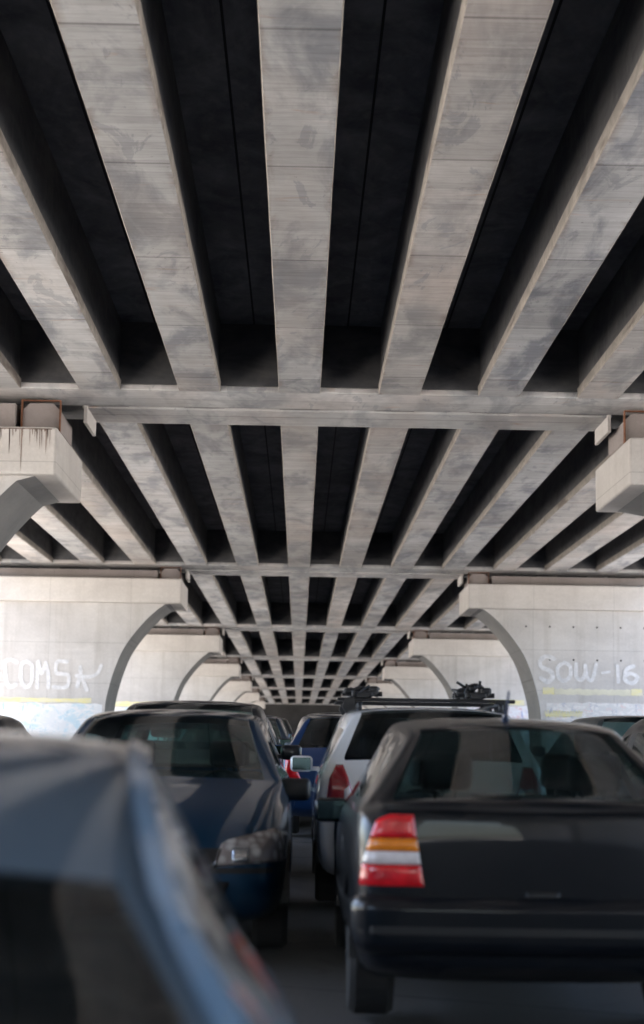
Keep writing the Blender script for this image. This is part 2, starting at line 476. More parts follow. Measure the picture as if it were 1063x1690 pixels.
def poster_mat(name, cols, lo, hi, base, sc=1.0):
    n = N(name); v = n.coords()
    vo = n.n('ShaderNodeTexVoronoi', feature='F1'); n.l(n.scale(v, 3.2 * sc, 1, 2.2 * sc), vo.inputs[0]); vo.inputs['Scale'].default_value = 1.3
    a = n.noise(n.scale(v, 2.4 * sc, 1, 2.0 * sc), 1.0, 6, .65, 1.2); b = n.noise(n.scale(v, 1.6 * sc, 1, 3.5 * sc), 1.3, 6, .7, 1.8); c = n.noise(n.scale(v, 5, 1, 1.2), 1.1, 5, .6, .6)
    col = n.mix(n.ramp(a, lo, lo + .06), base, cols[0])
    col = n.mix(n.ramp(b, hi, hi + .05), col, cols[1])
    col = n.mix(n.ramp(c, .62, .68), col, cols[2])
    col = n.mix(n.math('MULTIPLY', n.ramp(n.noise(n.scale(v, 2, 1, 3), 2.1, 5, .7, 2.0), .56, .62), .8), col, cols[3])
    return n.bsdf(col, .8)
M_POST_A = poster_mat('worn_wall_painting', [c4(.50, .62, .68), c4(.72, .72, .72), c4(.36, .48, .56), c4(.62, .66, .66)], .50, .52, c4(.66, .67, .68))
M_POST_B = poster_mat('faded_tag_scribble', [c4(.46, .47, .52), c4(.70, .68, .66), c4(.32, .33, .42), c4(.66, .52, .50)], .55, .50, c4(.60, .59, .58), 1.3)
M_POST_C = poster_mat('coloured_wall_painting', [c4(.62, .42, .42), c4(.72, .74, .78), c4(.28, .34, .56), c4(.74, .66, .66)], .52, .50, c4(.66, .64, .66), 1.3)
def yellow():
    n = N('yellow_paint'); v = n.coords()
    a = n.noise(n.scale(v, 2, 1, 6), 1.0, 5, .6, .5)
    col = n.mix(n.ramp(a, .42, .60), c4(.70, .64, .32), c4(.64, .61, .47))
    return n.bsdf(col, .7)
M_YEL = yellow()
M_PALEY = simple('faded_yellow_paint', c4(.60, .575, .46), .8, var=.12, sc=2)

CURVE = catmull([(-3.70, -1.6), (-3.70, -.2), (-3.70, .55), (-3.64, 1.1), (-3.42, 1.80), (-3.12, 2.27), (-2.80, 2.62), (-2.52, 2.835)], 6)
CAPT, CAPB = HB - .28 * S, HB - .76 * S
def make_pier(side, k, yc, label):
    t = empty('bridge_pier', ((-5.2 if side < 0 else 6.2) * S, yc, 0))
    tag(t, label, 'bridge pier', 'concrete piers of the bridge')
    def X(xs): return xs * S if side < 0 else (1.02 - xs) * S
    kids = []
    y0, y1 = yc - 1.25, yc + 1.50
    DZ = .20 if k == 2 else 0.0; CT, CB = CAPT - DZ, CAPB - DZ; SH = .12 if (k == 2 and side < 0) else 0.0
    # wall with the swept inner edge
    out = [(X(a), EYE + h * S) for a, h in CURVE]
    zt = CB + .0
    edge = [p for p in out if p[1] < zt - .01] + [(X(-2.50 - SH), zt)]
    xo = X(-7.15)
    bm = bmesh.new()
    poly = [(xo, -1.0)] + [(edge[0][0], -1.0)] + edge[1:] + [(xo, zt)]
    add_prism_y(bm, poly, y0, y1)
    bmesh.ops.recalc_face_normals(bm, faces=bm.faces)
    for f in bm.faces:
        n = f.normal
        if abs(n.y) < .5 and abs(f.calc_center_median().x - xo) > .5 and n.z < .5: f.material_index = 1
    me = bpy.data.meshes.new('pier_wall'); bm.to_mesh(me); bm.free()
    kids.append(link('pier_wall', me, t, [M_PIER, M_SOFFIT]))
    # cap
    bm = bmesh.new(); xa, xb = sorted((X(-7.3), X(-2.28 - SH)))
    add_box(bm, xa, xb, y0 - .16, y1 + .16, CB + .003, CT, bev=.035, seg=2)
    kids.append(obj('pier_cap', bm, M_CAP, t))
    # bearing plinth with a chamfered end block
    bm = bmesh.new(); xa, xb = sorted((X(-7.2), X(-2.78 - SH)))
    add_box(bm, xa, xb, yc - .70, yc + 1.0, CT + .003, CT + .33 + DZ, bev=.02)
    kids.append(obj('bearing_plinth', bm, M_BLOCK, t))
    bm = bmesh.new()
    xa, xb = sorted((X(-2.72 - SH), X(-2.34 - SH))); w = xb - xa; za, zb = CT + .004, CT + .40 + DZ * .8; c = .11
    add_prism_y(bm, [(xa + c, za), (xb - c, za), (xb, za + c), (xb, zb - c), (xb - c, zb), (xa + c, zb), (xa, zb - c), (xa, za + c)], yc - .55, yc + .9)
    bl = obj('bearing_block', bm, M_BLOCK, t); kids.append(bl)
    bm = bmesh.new()
    add_box(bm, xa - .02, xa + .0, yc - .62, yc - .52, za, zb + .03); add_box(bm, xb, xb + .02, yc - .62, yc - .52, za, zb + .03)
    add_box(bm, xa - .02, xb + .02, yc - .62, yc - .52, zb + .03, zb + .045)
    add_box(bm, xa - .02, xb + .02, yc - .615, yc - .525, za, za + .02)
    rb = obj('bearing_frame', bm, M_RUST, t); kids.append(rb)
    bm = bmesh.new(); xe = X(-2.24)
    add_box(bm, xe - .03, xe + .03, yc - .05, yc + 1.15, HB - .30, HB + .02, bev=.006, seg=1)
    kids.append(obj('stop_bracket', bm, M_CAP, t))
    # formwork tie holes
    if k == 3 and side > 0:
        for i in range(9):
            for j in range(4):
                xx = X(-2.95 - i * .46); zz = CAPB - .52 - j * 1.02
                xin = [p for p in edge if p[1] >= zz]
                if xin and abs(xx - xo) < abs(xin[0][0] - xo) - .35:
                    bm = bmesh.new(); add_cyl(bm, (xx, y0 - .003, zz), (xx, y0 + .01, zz), .03, n=10)
                    kids.append(obj('tie_hole', bm, M_GAP, t))
    yf = y0 - .004
    # painting and posters low on the wall
    def rect(nm, u0, u1, z0, z1, mat, dy=0.0, rag=0.03):
        bm = bmesh.new(); n = 24
        xs0, xs1 = X(u0), X(u1)
        lo = []; hi = []
        for i in range(n + 1):
            x = xs0 + (xs1 - xs0) * i / n
            lo.append(bm.verts.new((x, yf - dy, z0 + random.uniform(-rag, rag)))); hi.append(bm.verts.new((x, yf - dy, z1 + random.uniform(-rag, rag))))
        for i in range(n): bm.faces.new((lo[i], lo[i + 1], hi[i + 1], hi[i]))
        o = obj(nm, bm, mat, t); kids.append(o); return o
    e = EYE
    if side < 0 and k == 3:
        rect('wall_painting', -7.1, -3.74, e - 1.2, e + 1.34, M_POST_A)
        rect('yellow_band', -7.1, -3.95, e + 1.37, e + 1.51, M_YEL, .003, .02)
        bm = bmesh.new()
        u = S
        def G(px, py):       # photograph pixel -> wall plane
            return ((px - 493) / 2700 * 50.9, e + (1240 - 11 - py) / 2700 * 50.9)
        def st(pts, w=.10): stroke(bm, [G(*p) for p in pts], w, yf - .006)
        w = .115
        st([(4, 1112), (6, 1112)], .14)
        st([(34, 1092), (24, 1088), (14, 1092), (16, 1108), (19, 1126), (26, 1132), (34, 1128)], w)
        st([(50, 1090), (42, 1096), (42, 1120), (50, 1132), (59, 1124), (59, 1098), (50, 1090)], w)
        st([(69, 1132), (68, 1108), (69, 1090)], w); st([(69, 1090), (75, 1110), (81, 1092)], w); st([(81, 1092), (86, 1110), (87, 1132)], w)
        st([(116, 1090), (102, 1089), (98, 1096), (99, 1108), (108, 1110), (119, 1112), (119, 1126), (112, 1132), (95, 1131)], w)
        st([(138, 1098), (140, 1112), (150, 1135)], w); st([(172, 1095), (166, 1108), (152, 1114), (132, 1112)], w); st([(134, 1130), (138, 1112)], w)
        kids.append(obj('graffiti_lettering', bm, M_GRAF, t))
    if side > 0 and k == 3:
        rect('wall_scribble', -7.1, -3.8, e - 1.2, e + 1.62, M_POST_B)
        rect('yellow_band', -3.95, -3.73, e + 1.86, e + 2.07, M_YEL, .003, .02)
        rect('yellow_patch', -5.66, -5.44, e + 1.86, e + 2.07, M_YEL, .003, .02)
        rect('faded_band', -5.43, -3.96, e + 1.86, e + 2.04, M_PALEY, .002, .02)
        bm = bmesh.new()
        def G(px, py): return ((px - 493) / 2700 * 50.9, e + (1240 + 7 - py) / 2700 * 50.9)
        def st(pts, w=.10): stroke(bm, [G(*p) for p in pts], w, yf - .006)
        w = .115
        st([(914, 1090), (902, 1086), (892, 1094), (894, 1104), (908, 1110), (912, 1120), (904, 1128), (893, 1122)], .14)
        st([(932, 1096), (921, 1104), (922, 1120), (931, 1126), (941, 1118), (941, 1102), (932, 1096)], w)
        st([(951, 1098), (951, 1118), (960, 1124), (966, 1112)], w); st([(966, 1100), (968, 1118), (977, 1124), (984, 1098)], w)
        st([(994, 1112), (1006, 1110)], .08)
        st([(1019, 1100), (1020, 1126)], w); st([(1046, 1100), (1034, 1106), (1031, 1122), (1044, 1128), (1052, 1118), (1040, 1112), (1033, 1116)], w)
        kids.append(obj('graffiti_lettering', bm, M_GRAF, t))
        bm = bmesh.new()       # small yellow tag
        xx = 900
        for i in range(13):
            st2 = [(xx, 1176 + random.uniform(-2, 2)), (xx + 2.5, 1184 + random.uniform(-2, 1)), (xx + 5, 1177 + random.uniform(-3, 2))]
            if i % 3 == 0: st2.append((xx + 1, 1181))
            stroke(bm, [G(*p) for p in st2], .05, yf - .006); xx += 4.6
        kids.append(obj('yellow_tag', bm, M_YEL, t))
    if k == 4:
        if side < 0:
            rect('yellow_band', -7.1, -3.80, e + 1.92, e + 2.14, M_YEL, .003, .02)
            rect('wall_painting', -7.1, -3.80, e - 1.2, e + 1.90, M_POST_A)
        else:
            rect('yellow_band', -5.5, -4.5, e + 2.26, e + 2.48, M_YEL, .003, .02)
            rect('wall_painting', -7.1, -3.85, e - 1.2, e + 2.2, M_POST_C)
    if side < 0 and k == 2:
        bm = bmesh.new()
        ysf = y0 - .16 - .004
        add_box(bm, X(-4.4), X(-2.33 - SH), ysf, ysf + .003, CT - .045, CT - .028)
        for i in range(46):
            x = X(-2.34 - SH) - random.random() ** 1.2 * 1.9
            L = random.choice((.05, .08, .12, .2, .3)) * random.uniform(.6, 1.5)
            if i == 4: x, L = X(-2.75), .72
            w0 = random.uniform(.004, .010)
            a = [bm.verts.new((x - w0, ysf, CT - .03)), bm.verts.new((x + w0, ysf, CT - .03)), bm.verts.new((x + w0 * .6 + .006, ysf, CT - .03 - L * .6)), bm.verts.new((x + .004, ysf, CT - .03 - L)), bm.verts.new((x - w0 * .6 + .003, ysf, CT - .03 - L * .6))]
            bm.faces.new(a)
        kids.append(obj('drip_stain', bm, M_DRIP, t))
    for c in kids: c.location = Vector(c.location) - Vector(t.location)
LABL = {-1: 'pier farthest behind the viewpoint', 0: 'pier behind the viewpoint, far back', 1: 'pier beside the viewpoint', 2: 'nearest visible pale pier cap with rusty drip stains',
        3: 'pale pier wall with white lettering graffiti and a long yellow band', 4: 'pale pier with a yellow band low down, behind the lettered pier',
        5: 'third visible pale pier in its row, with no graffiti', 6: 'fourth visible pale pier in its row', 7: 'fifth visible pier in its row, small and grey'}
LABR = {-1: 'pier farthest behind the viewpoint', 0: 'pier behind the viewpoint, far back', 1: 'pier beside the viewpoint', 2: 'nearest visible pale pier cap, clean and cut off by the picture edge',
        3: 'pale pier wall with rounded white graffiti and short yellow patches', 4: 'pale pier with a coloured wall painting low down, behind the roof rack',
        5: 'third visible pale pier in its row, above the silver car', 6: 'fourth visible pale pier in its row', 7: 'fifth visible pier in its row, small and grey'}
far_names = {8: 'sixth', 9: 'seventh', 10: 'eighth', 11: 'ninth', 12: 'tenth'}
for k, yb in enumerate(bents[:-1], -1):
    for side in (-1, 1):
        d = LABL if side < 0 else LABR
        lab = d.get(k, '%s pier in its row, tiny and far away' % far_names.get(k, 'far'))
        make_pier(side, k, yb, ('left-hand ' if side < 0 else 'right-hand ') + lab)
# end wall
ab = box('abutment_wall', (XE0 - 4, XE1 + 4, bents[-1] - .01, bents[-1] + 1.8, -1, HB + GD + 1.2), simple('black_concrete', c4(.025, .024, .024), .9, var=.4, sc=.6), bev=.05)  # near-black base colour with a coarse noise mottle
tag(ab, 'dark concrete end wall closing the far end under the bridge', 'wall')
#CARS#
# ------------------------------------------------------------------ cars (local frame: +x forward, y left, z up, origin on the ground)
def sub_eval(me, lv):
    o = bpy.data.objects.new('tmp', me); COL.objects.link(o)
    m = o.modifiers.new('s', 'SUBSURF'); m.levels = lv; m.render_levels = lv
    bpy.context.view_layer.update()
    dg = bpy.context.evaluated_depsgraph_get()
    r = bpy.data.meshes.new_from_object(o.evaluated_get(dg))
    bpy.data.objects.remove(o); return r

def build_shell(st):
    """st: list of stations front to rear (x, w, zs, zbelt, zt, wr, kind); kind h = bonnet/boot, g = cabin, b = window base"""
    bm = bmesh.new(); rings = []; kinds = []
    def ring(x, w, zs, zb, zt, wr, kind, sx=0.0):
        c = [(w * .80, zs, 0), (w * .965, zs + .04, 0), (w, zs + .42 * (zb - zs), 0), (w * .998, zb - .14, 0)]
        if kind == 'g':
            c += [(w * .972, zb - .015, 0), (w * .945, zb + .02, 0), (wr + .035, zt - .095, 0), (wr, zt - .04, 0), (wr * .94, zt - .012, 0), (wr * .5, zt + .012, 0), (0, zt + .018, 0)]
        elif kind == 'b':
            c += [(w * .972, zb - .015, 0), (w * .945, zb + .005, 0), (w * .925, zt - .012, 0), (w * .895, zt - .004, 0), (w * .845, zt, 0), (w * .45, zt + .012, 0), (0, zt + .016, 0)]
        else:
            c += [(w * .972, zb - .02, 0), (w * .935, zb - .0, 0), (w * .89, zt - .028, 0), (w * .83, zt - .010, 0), (w * .74, zt, 0), (w * .40, zt + .012, 0), (0, zt + .016, 0)]
        return [(x, y, z) for y, z, _ in c]
    seq = []
    for i, s in enumerate(st):
        p = ring(*s); seq.append((p, s[6], s[0]))
        if i + 1 < len(st):
            q = ring(*st[i + 1]); k0, k1 = s[6], st[i + 1][6]
            def lp(f, kd): seq.append(([tuple(a[c] + (b[c] - a[c]) * f for c in range(3)) for a, b in zip(p, q)], kd, 0))
            if (k0, k1) == ('b', 'g'): lp(.07, 'B'); lp(.93, 'B')
            elif (k0, k1) == ('g', 'b'): lp(.07, 'C'); lp(.93, 'C')
            elif (k0, k1) == ('h', 'b'): lp(.85, 'h')
            elif (k0, k1) == ('b', 'h') and s[0] - st[i + 1][0] > .3: lp(.15, 'h')
    for pts, kd_, x_ in seq:
        kinds.append((kd_, x_))
        Rt = [bm.verts.new((p[0], -p[1], p[2])) for p in pts[:-1]]
        C = bm.verts.new((pts[-1][0], 0, pts[-1][2]))
        Lt = [bm.verts.new((p[0], p[1], p[2])) for p in pts[:-1]]
        rings.append(Rt + [C] + Lt[::-1])
    n = len(rings[0]); K = 10
    for i in range(len(rings) - 1):
        a, b = rings[i], rings[i + 1]
        ka, kb = kinds[i][0], kinds[i + 1][0]
        if 'B' in (ka, kb): ka, kb = 'b', 'g'
        if 'C' in (ka, kb): ka, kb = 'g', 'b'
        for j in range(n - 1):
            jj = min(j, n - 2 - j)        # symmetric row index
            m = 0
            if (ka, kb) == ('b', 'g') and jj >= 8: m = 1
            if (ka, kb) == ('g', 'b') and jj >= 8: m = 2
            if jj == 5 and (kb == 'g' or ka == 'g'):
                m = 3
                if (ka, kb) == ('g', 'b'): m = 0
                if ka == kb == 'g':
                    d = abs(kinds[i][1] - kinds[i + 1][1])
                    if d < .12: m = 4
            f = bm.faces.new((a[j], a[j + 1], b[j + 1], b[j])); f.material_index = m
    # underside
    for i in range(len(rings) - 1):
        f = bm.faces.new((rings[i][0], rings[i + 1][0], rings[i + 1][-1], rings[i][-1])); f.material_index = 4
    # end caps
    for ri, sgn, bul in ((0, 1, .05), (-1, -1, .035)):
        rg = rings[ri]; cols = [-1, -.55, 0, .55, 1]; prev = None
        for j in range(K):
            Rv, Lv = rg[j], rg[n - 1 - j]; row = []
            for c in cols:
                if c == -1: row.append(Rv)
                elif c == 1: row.append(Lv)
                else:
                    t = (c + 1) / 2; p = Rv.co.lerp(Lv.co, t); h = j / (K - 1)
                    p.x += sgn * bul * (1 - c * c) * (.4 + .6 * math.sin(math.pi * min(1, h * 1.1)))
                    row.append(bm.verts.new(p))
            if prev:
                for q in range(4): bm.faces.new((prev[q], prev[q + 1], row[q + 1], row[q]))
            prev = row
        C = rg[K]
        bm.faces.new((prev[0], prev[1], C)); bm.faces.new((prev[1], prev[2], C)); bm.faces.new((prev[2], prev[3], C)); bm.faces.new((prev[3], prev[4], C))
    bmesh.ops.recalc_face_normals(bm, faces=bm.faces)
    me = bpy.data.meshes.new('shell'); bm.to_mesh(me); bm.free()
    return sub_eval(me, 2)

def split_mat(me, idxs, smooth=True):
    bm = bmesh.new(); bm.from_mesh(me)
    dl = [f for f in bm.faces if f.material_index not in idxs]
    bmesh.ops.delete(bm, geom=dl, context='FACES')
    if not bm.faces: bm.free(); return None
    r = bpy.data.meshes.new('part'); bm.to_mesh(r); bm.free()
    for p in r.polygons: p.use_smooth = smooth
    return r

def patch(bvh, name, poly, axis, mats, parent, off=.006, res=.02, thick=.0, bulge=.0, seg=None):
    """lamp, plate or grille laid on the body; poly in (u, z); axis 'rear','front' use u=y; 'right','left' use u=x.
    seg: list of (z-fraction, material index) bands"""
    us = [p[0] for p in poly]; zs = [p[1] for p in poly]
    u0, u1, z0, z1 = min(us), max(us), min(zs), max(zs)
    nz = max(2, round((z1 - z0) / res)); nu = max(2, round((u1 - u0) / res))
    d = {'rear': Vector((1, 0, 0)), 'front': Vector((-1, 0, 0)), 'right': Vector((0, 1, 0)), 'left': Vector((0, -1, 0))}[axis]
    bm = bmesh.new(); grid = []
    def span(z):
        xs = []
        for i in range(len(poly)):
            (a, za), (b, zb) = poly[i], poly[(i + 1) % len(poly)]
            if (za - z) * (zb - z) <= 0 and abs(za - zb) > 1e-9: xs.append(a + (b - a) * (z - za) / (zb - za))
        return (min(xs), max(xs)) if len(xs) > 1 else None
    for i in range(nz + 1):
        z = z0 + (z1 - z0) * min(max(i / nz, .004), .996)
        s = span(z); row = []
        if s is None: grid.append(None); continue
        for j in range(nu + 1):
            u = s[0] + (s[1] - s[0]) * j / nu
            o = (Vector((0, u, z)) if axis in ('rear', 'front') else Vector((u, 0, z))) - d * 4
            h = bvh.ray_cast(o, d)
            if h[0] is None: row.append(None); continue
            nrm = h[1] if h[1].dot(d) < 0 else -h[1]
            e = min(i, nz - i, j, nu - j)
            row.append(bm.verts.new(h[0] + nrm * (off + bulge * min(1, e / 2))))
        grid.append(row)
    for i in range(nz):
        if grid[i] is None or grid[i + 1] is None: continue
        for j in range(nu):
            q = (grid[i][j], grid[i][j + 1], grid[i + 1][j + 1], grid[i + 1][j])
            if None in q: continue
            f = bm.faces.new(q); f.smooth = True
            if seg:
                fr = (i + .5) / nz
                for lim, mi in seg:
                    if fr <= lim: f.material_index = mi; break
    if not bm.faces: bm.free(); return None
    bmesh.ops.recalc_face_normals(bm, faces=bm.faces)
    c = Vector((0, 0, 0)); fs = list(bm.faces)
    for f in fs: c += f.normal
    if c.dot(d) > 0: bmesh.ops.reverse_faces(bm, faces=fs)
    be = [e for e in bm.edges if e.is_boundary]
    ex = bmesh.ops.extrude_edge_only(bm, edges=be)
    for v in ex['geom']:
        if isinstance(v, bmesh.types.BMVert): v.co += d * (off + bulge + .012)
    me = bpy.data.meshes.new(name); bm.to_mesh(me); bm.free()
    return link(name, me, parent, mats)

def seamline(bvh, name, pts, axis, parent, w=.006, mat=None, off=.0015):
    d = {'rear': Vector((1, 0, 0)), 'front': Vector((-1, 0, 0)), 'right': Vector((0, 1, 0)), 'left': Vector((0, -1, 0)), 'top': Vector((0, 0, -1))}[axis]
    bm = bmesh.new(); L = []
    P = []
    for i in range(len(pts) - 1):
        a, b = Vector(pts[i]), Vector(pts[i + 1]); k = max(1, int((b - a).length / .04))
        P += [a.lerp(b, t / k) for t in range(k)]
    P.append(Vector(pts[-1]))
    H = []
    for p in P:
        o = (Vector((0, p.x, p.y)) if axis in ('rear', 'front') else Vector((p.x, 0, p.y)) if axis in ('left', 'right') else Vector((p.x, p.y, 0))) - d * 4
        h = bvh.ray_cast(o, d)
        H.append(None if h[0] is None else (h[0], h[1] if h[1].dot(d) < 0 else -h[1]))
    prev = None
    for i, h in enumerate(H):
        if h is None: prev = None; continue
        a = H[max(0, i - 1)] or h; b = H[min(len(H) - 1, i + 1)] or h
        t = b[0] - a[0]
        if t.length < 1e-6: continue
        s = h[1].cross(t.normalized()) * w / 2
        cur = (bm.verts.new(h[0] + s + h[1] * off), bm.verts.new(h[0] - s + h[1] * off))
        if prev: bm.faces.new((prev[0], prev[1], cur[1], cur[0]))
        prev = cur
    return obj(name, bm, mat or M_GAP, parent)

_wheel = {}
def wheel(parent, x, y, r, sgn):
    key = (round(r, 2), sgn)
    if key not in _wheel:
        prof = [(r * .60, -.09), (r * .93, -.105), (r, -.075), (r, .075), (r * .93, .105), (r * .60, .09)]
        bm = bmesh.new(); n = 36
        rows = [[bm.verts.new((pr * math.cos(2 * math.pi * i / n), py, pr * math.sin(2 * math.pi * i / n))) for i in range(n)] for pr, py in prof]
        for a in range(len(rows)):
            b = (a + 1) % len(rows)
            for i in range(n): bm.faces.new((rows[a][i], rows[b][i], rows[b][(i + 1) % n], rows[a][(i + 1) % n]))
        bmesh.ops.recalc_face_normals(bm, faces=bm.faces)
        ty = bpy.data.meshes.new('tyre'); bm.to_mesh(ty); bm.free(); ty.materials.append(M_RUBBER)
        bm = bmesh.new()
        yo = sgn * .075
        bmesh.ops.create_cone(bm, cap_ends=False, segments=36, radius1=r * .62, radius2=r * .62, depth=.17, matrix=Matrix.Rotation(R(90), 4, 'X'))
        add_cyl(bm, (0, yo * .3, 0), (0, yo, 0), r * .13, n=16)
        for i in range(5):
            a = 2 * math.pi * i / 5
            M = Matrix.Rotation(a, 4, 'Y')
            add_box(bm, r * .08, r * .62, min(yo * .5, yo * .9), max(yo * .5, yo * .9), -r * .075, r * .075, bev=.008, rot=M)
        ri = bpy.data.meshes.new('rim'); bm.to_mesh(ri); bm.free(); ri.materials.append(M_ALLOY)
        _wheel[key] = (ty, ri)
    ty, ri = _wheel[key]
    e = bpy.data.objects.new('wheel', None); e.empty_display_size = .1; COL.objects.link(e); e.parent = parent; e.location = (x, y, r)
    for nm, me in (('tyre', ty), ('rim', ri)):
        o = bpy.data.objects.new(nm, me); COL.objects.link(o); o.parent = e

def seat(parent, x, y, w=.50, z=.0, head=True):
    bm = bmesh.new()
    add_box(bm, x - .28, x + .28, y - w / 2, y + w / 2, z + .32, z + .50, bev=.06, seg=3)
    M = Matrix.Translation((x - .27, y, z + .42)) @ Matrix.Rotation(R(-16), 4, 'Y')
    add_box(bm, -.07, .07, -w / 2, w / 2, 0, .60, bev=.055, seg=3, rot=M)
    s = obj('seat', bm, M_CABIN, parent, True)
    if head:
        hs = (0,) if w < .7 else (-w * .3, w * .3)
        for hy in hs:
            bm = bmesh.new()
            M = Matrix.Translation((x - .45, y + hy, z + 1.06)) @ Matrix.Rotation(R(-10), 4, 'Y')
            add_box(bm, -.045, .045, -.13, .13, -.02, .17, bev=.04, seg=3, rot=M)
            add_cyl(bm, (x - .445, y + hy - .05, z + .98), (x - .45, y + hy - .05, z + 1.08), .008, n=8); add_cyl(bm, (x - .445, y + hy + .05, z + .98), (x - .45, y + hy + .05, z + 1.08), .008, n=8)
            o = obj('headrest', bm, M_CABIN, s, True)

def make_car(name, label, cat, P, loc, yaw, paintm, group='cars standing in the queue under the bridge', detail=2, gl=None, mirror=True):
    """P: dict(st, L, wheel r, axles, W, ...)"""
    t = empty(name, loc, yaw); tag(t, label, cat, group)
    sh = build_shell(P['st']); W = P['W']; r = P.get('r', .31); axf, axr = P['ax']
    gl = gl or M_GLASS
    bm = bmesh.new(); bm.from_mesh(sh); bvh = BVHTree.FromBMesh(bm); bm.free()
    bd = split_mat(sh, (0,))
    body = link('body', bd, t, [paintm, M_CABIN])
    tmp = bpy.data.objects.new('arch', None)
    if detail >= 1:
        s = body.modifiers.new('s', 'SOLIDIFY'); s.thickness = .02; s.offset = -1; s.material_offset = 1
        bm = bmesh.new()
        for ax in (axf, axr):
            for sg in (-1, 1): add_cyl(bm, (ax, sg * (W - .24), r), (ax, sg * (W + .3), r), r + .055, n=40)
        cm = bpy.data.meshes.new('c'); bm.to_mesh(cm); bm.free()
        co_ = bpy.data.objects.new('c', cm); COL.objects.link(co_)
        co_.matrix_world = Matrix.Translation(loc) @ Matrix.Rotation(yaw, 4, 'Z')
        b = body.modifiers.new('b', 'BOOLEAN'); b.object = co_; b.operation = 'DIFFERENCE'; b.solver = 'EXACT'; b.use_self = False
        bpy.context.view_layer.update()
        dg = bpy.context.evaluated_depsgraph_get()
        nm = bpy.data.meshes.new_from_object(body.evaluated_get(dg)); nm.name = 'body'
        body.modifiers.clear(); body.data = nm
        bpy.data.objects.remove(co_)
        for p in nm.polygons: p.use_smooth = True
        try: nm.set_sharp_from_angle(angle=R(50))
        except Exception: pass
        while len(nm.materials) > 2: nm.materials.pop()
    for ix, nm in ((1, 'windscreen'), (2, 'rear_window')):
        g = split_mat(sh, (ix,))
        if g: link(nm, g, t, [gl])
    g = split_mat(sh, (3,))
    if g:
        for sg in (-1, 1):
            bm = bmesh.new(); bm.from_mesh(g)
            bmesh.ops.delete(bm, geom=[f for f in bm.faces if f.calc_center_median().y * sg < 0], context='FACES')
            q = bpy.data.meshes.new('side_window'); bm.to_mesh(q); bm.free()
            link('side_window', q, t, [gl])
    g = split_mat(sh, (4,))
    if g: link('door_pillar_trim', g, t, [M_TRIM])
    # underbody liner and wheels
    for ax in (axf, axr):
        for sg in (-1, 1):
            bm = bmesh.new(); n = 14; rr = r + .052; pv = None
            for i in range(n + 1):
                a = math.pi * i / n; y0, y1 = sg * (W - .24), sg * (W - .012)
                cur = (bm.verts.new((ax + rr * math.cos(a), y0, r + rr * math.sin(a))), bm.verts.new((ax + rr * math.cos(a), y1, r + rr * math.sin(a))))
                if pv: bm.faces.new((pv[0], pv[1], cur[1], cur[0]))
                pv = cur
            obj('wheel_liner', bm, M_TRIM, t)
            wheel(t, ax, sg * (W - .125), r, sg)
    # cabin
    zf = P.get('seatz', 0.0)
    fx = P.get('seatx', 0.0)
    seat(t, fx, .36, z=zf); seat(t, fx, -.36, z=zf); seat(t, fx - .85, 0, w=1.22, z=zf)
    bm = bmesh.new(); dx = P['dash']
    add_box(bm, dx - .32, dx + .30, -W * .80, W * .80, P['belt'] - .28, P['belt'] - .03, bev=.07, seg=3)
    obj('dashboard', bm, M_TRIM, t, True)
    bm = bmesh.new()
    M = Matrix.Translation((dx - .42, .36, P['belt'] - .06)) @ Matrix.Rotation(R(68), 4, 'Y')
    n, m_ = 28, 8
    vs = [[bm.verts.new(M @ Vector(((.18 + .014 * math.cos(2 * math.pi * j / m_)) * math.cos(2 * math.pi * i / n), (.18 + .014 * math.cos(2 * math.pi * j / m_)) * math.sin(2 * math.pi * i / n), .014 * math.sin(2 * math.pi * j / m_)))) for j in range(m_)] for i in range(n)]
    for i in range(n):
        for j in range(m_): bm.faces.new((vs[i][j], vs[(i + 1) % n][j], vs[(i + 1) % n][(j + 1) % m_], vs[i][(j + 1) % m_]))
    add_box(bm, -.17, .17, -.02, .02, -.01, .012, rot=M); add_box(bm, -.05, .05, -.06, .06, -.02, .015, bev=.01, rot=M)
    obj('steering_wheel', bm, M_TRIM, t, True)
    bm = bmesh.new()
    add_box(bm, P['ax'][1] - .2, P['ax'][0], -W * .86, W * .86, .24, .30)
    x1 = P.get('shelf')
    if x1 is not None: add_box(bm, x1 - .45, x1 + .35, -W * .78, W * .78, P['belt'] - .03, P['belt'] - .005)
    obj('cabin_floor', bm, M_CABIN, t)
    if mirror:
        mx = P['mirror']
        for sg in (-1, 1):
            bm = bmesh.new()
            M = Matrix.Translation((mx, sg * (W + P.get('mo', .10)), P['belt'] + P.get('mz', .06)))
            add_box(bm, -.06, .055, -.105, .10, -.07, .075, bev=.04, seg=3, rot=M)
            add_box(bm, -.02, .03, -.20 if sg > 0 else .08, -.08 if sg > 0 else .20, -.06, -.02, bev=.01, rot=M)
            o = obj('wing_mirror', bm, P.get('mirm', paintm), t, True)
            bm = bmesh.new()
            add_box(bm, -.066, -.061, -.085, .08, -.052, .057, bev=.002, seg=1, rot=M)
            obj('mirror_glass', bm, M_MIRROR, o)
    return t, bvh

def seams(t, bvh, P, rear=True):
    b = P['belt']; sx = P['doors']
    for ax in ('left', 'right'):
        for x in sx: seamline(bvh, 'door_gap', [(x, .34), (x, b - .02)], ax, t)
        for i in range(len(sx) - 1):
            h = sx[i] - .18 if sx[i] > sx[i + 1] else sx[i]
            seamline(bvh, 'door_handle', [(sx[i + 1] + .07, b - .12), (sx[i + 1] + .25, b - .12)], ax, t, w=.03, mat=M_TRIM, off=.014)
        seamline(bvh, 'side_moulding', [(P['ax'][0] - .42, .52), (P['ax'][1] + .42, .52)], ax, t, w=.05, mat=M_TRIM, off=.006)
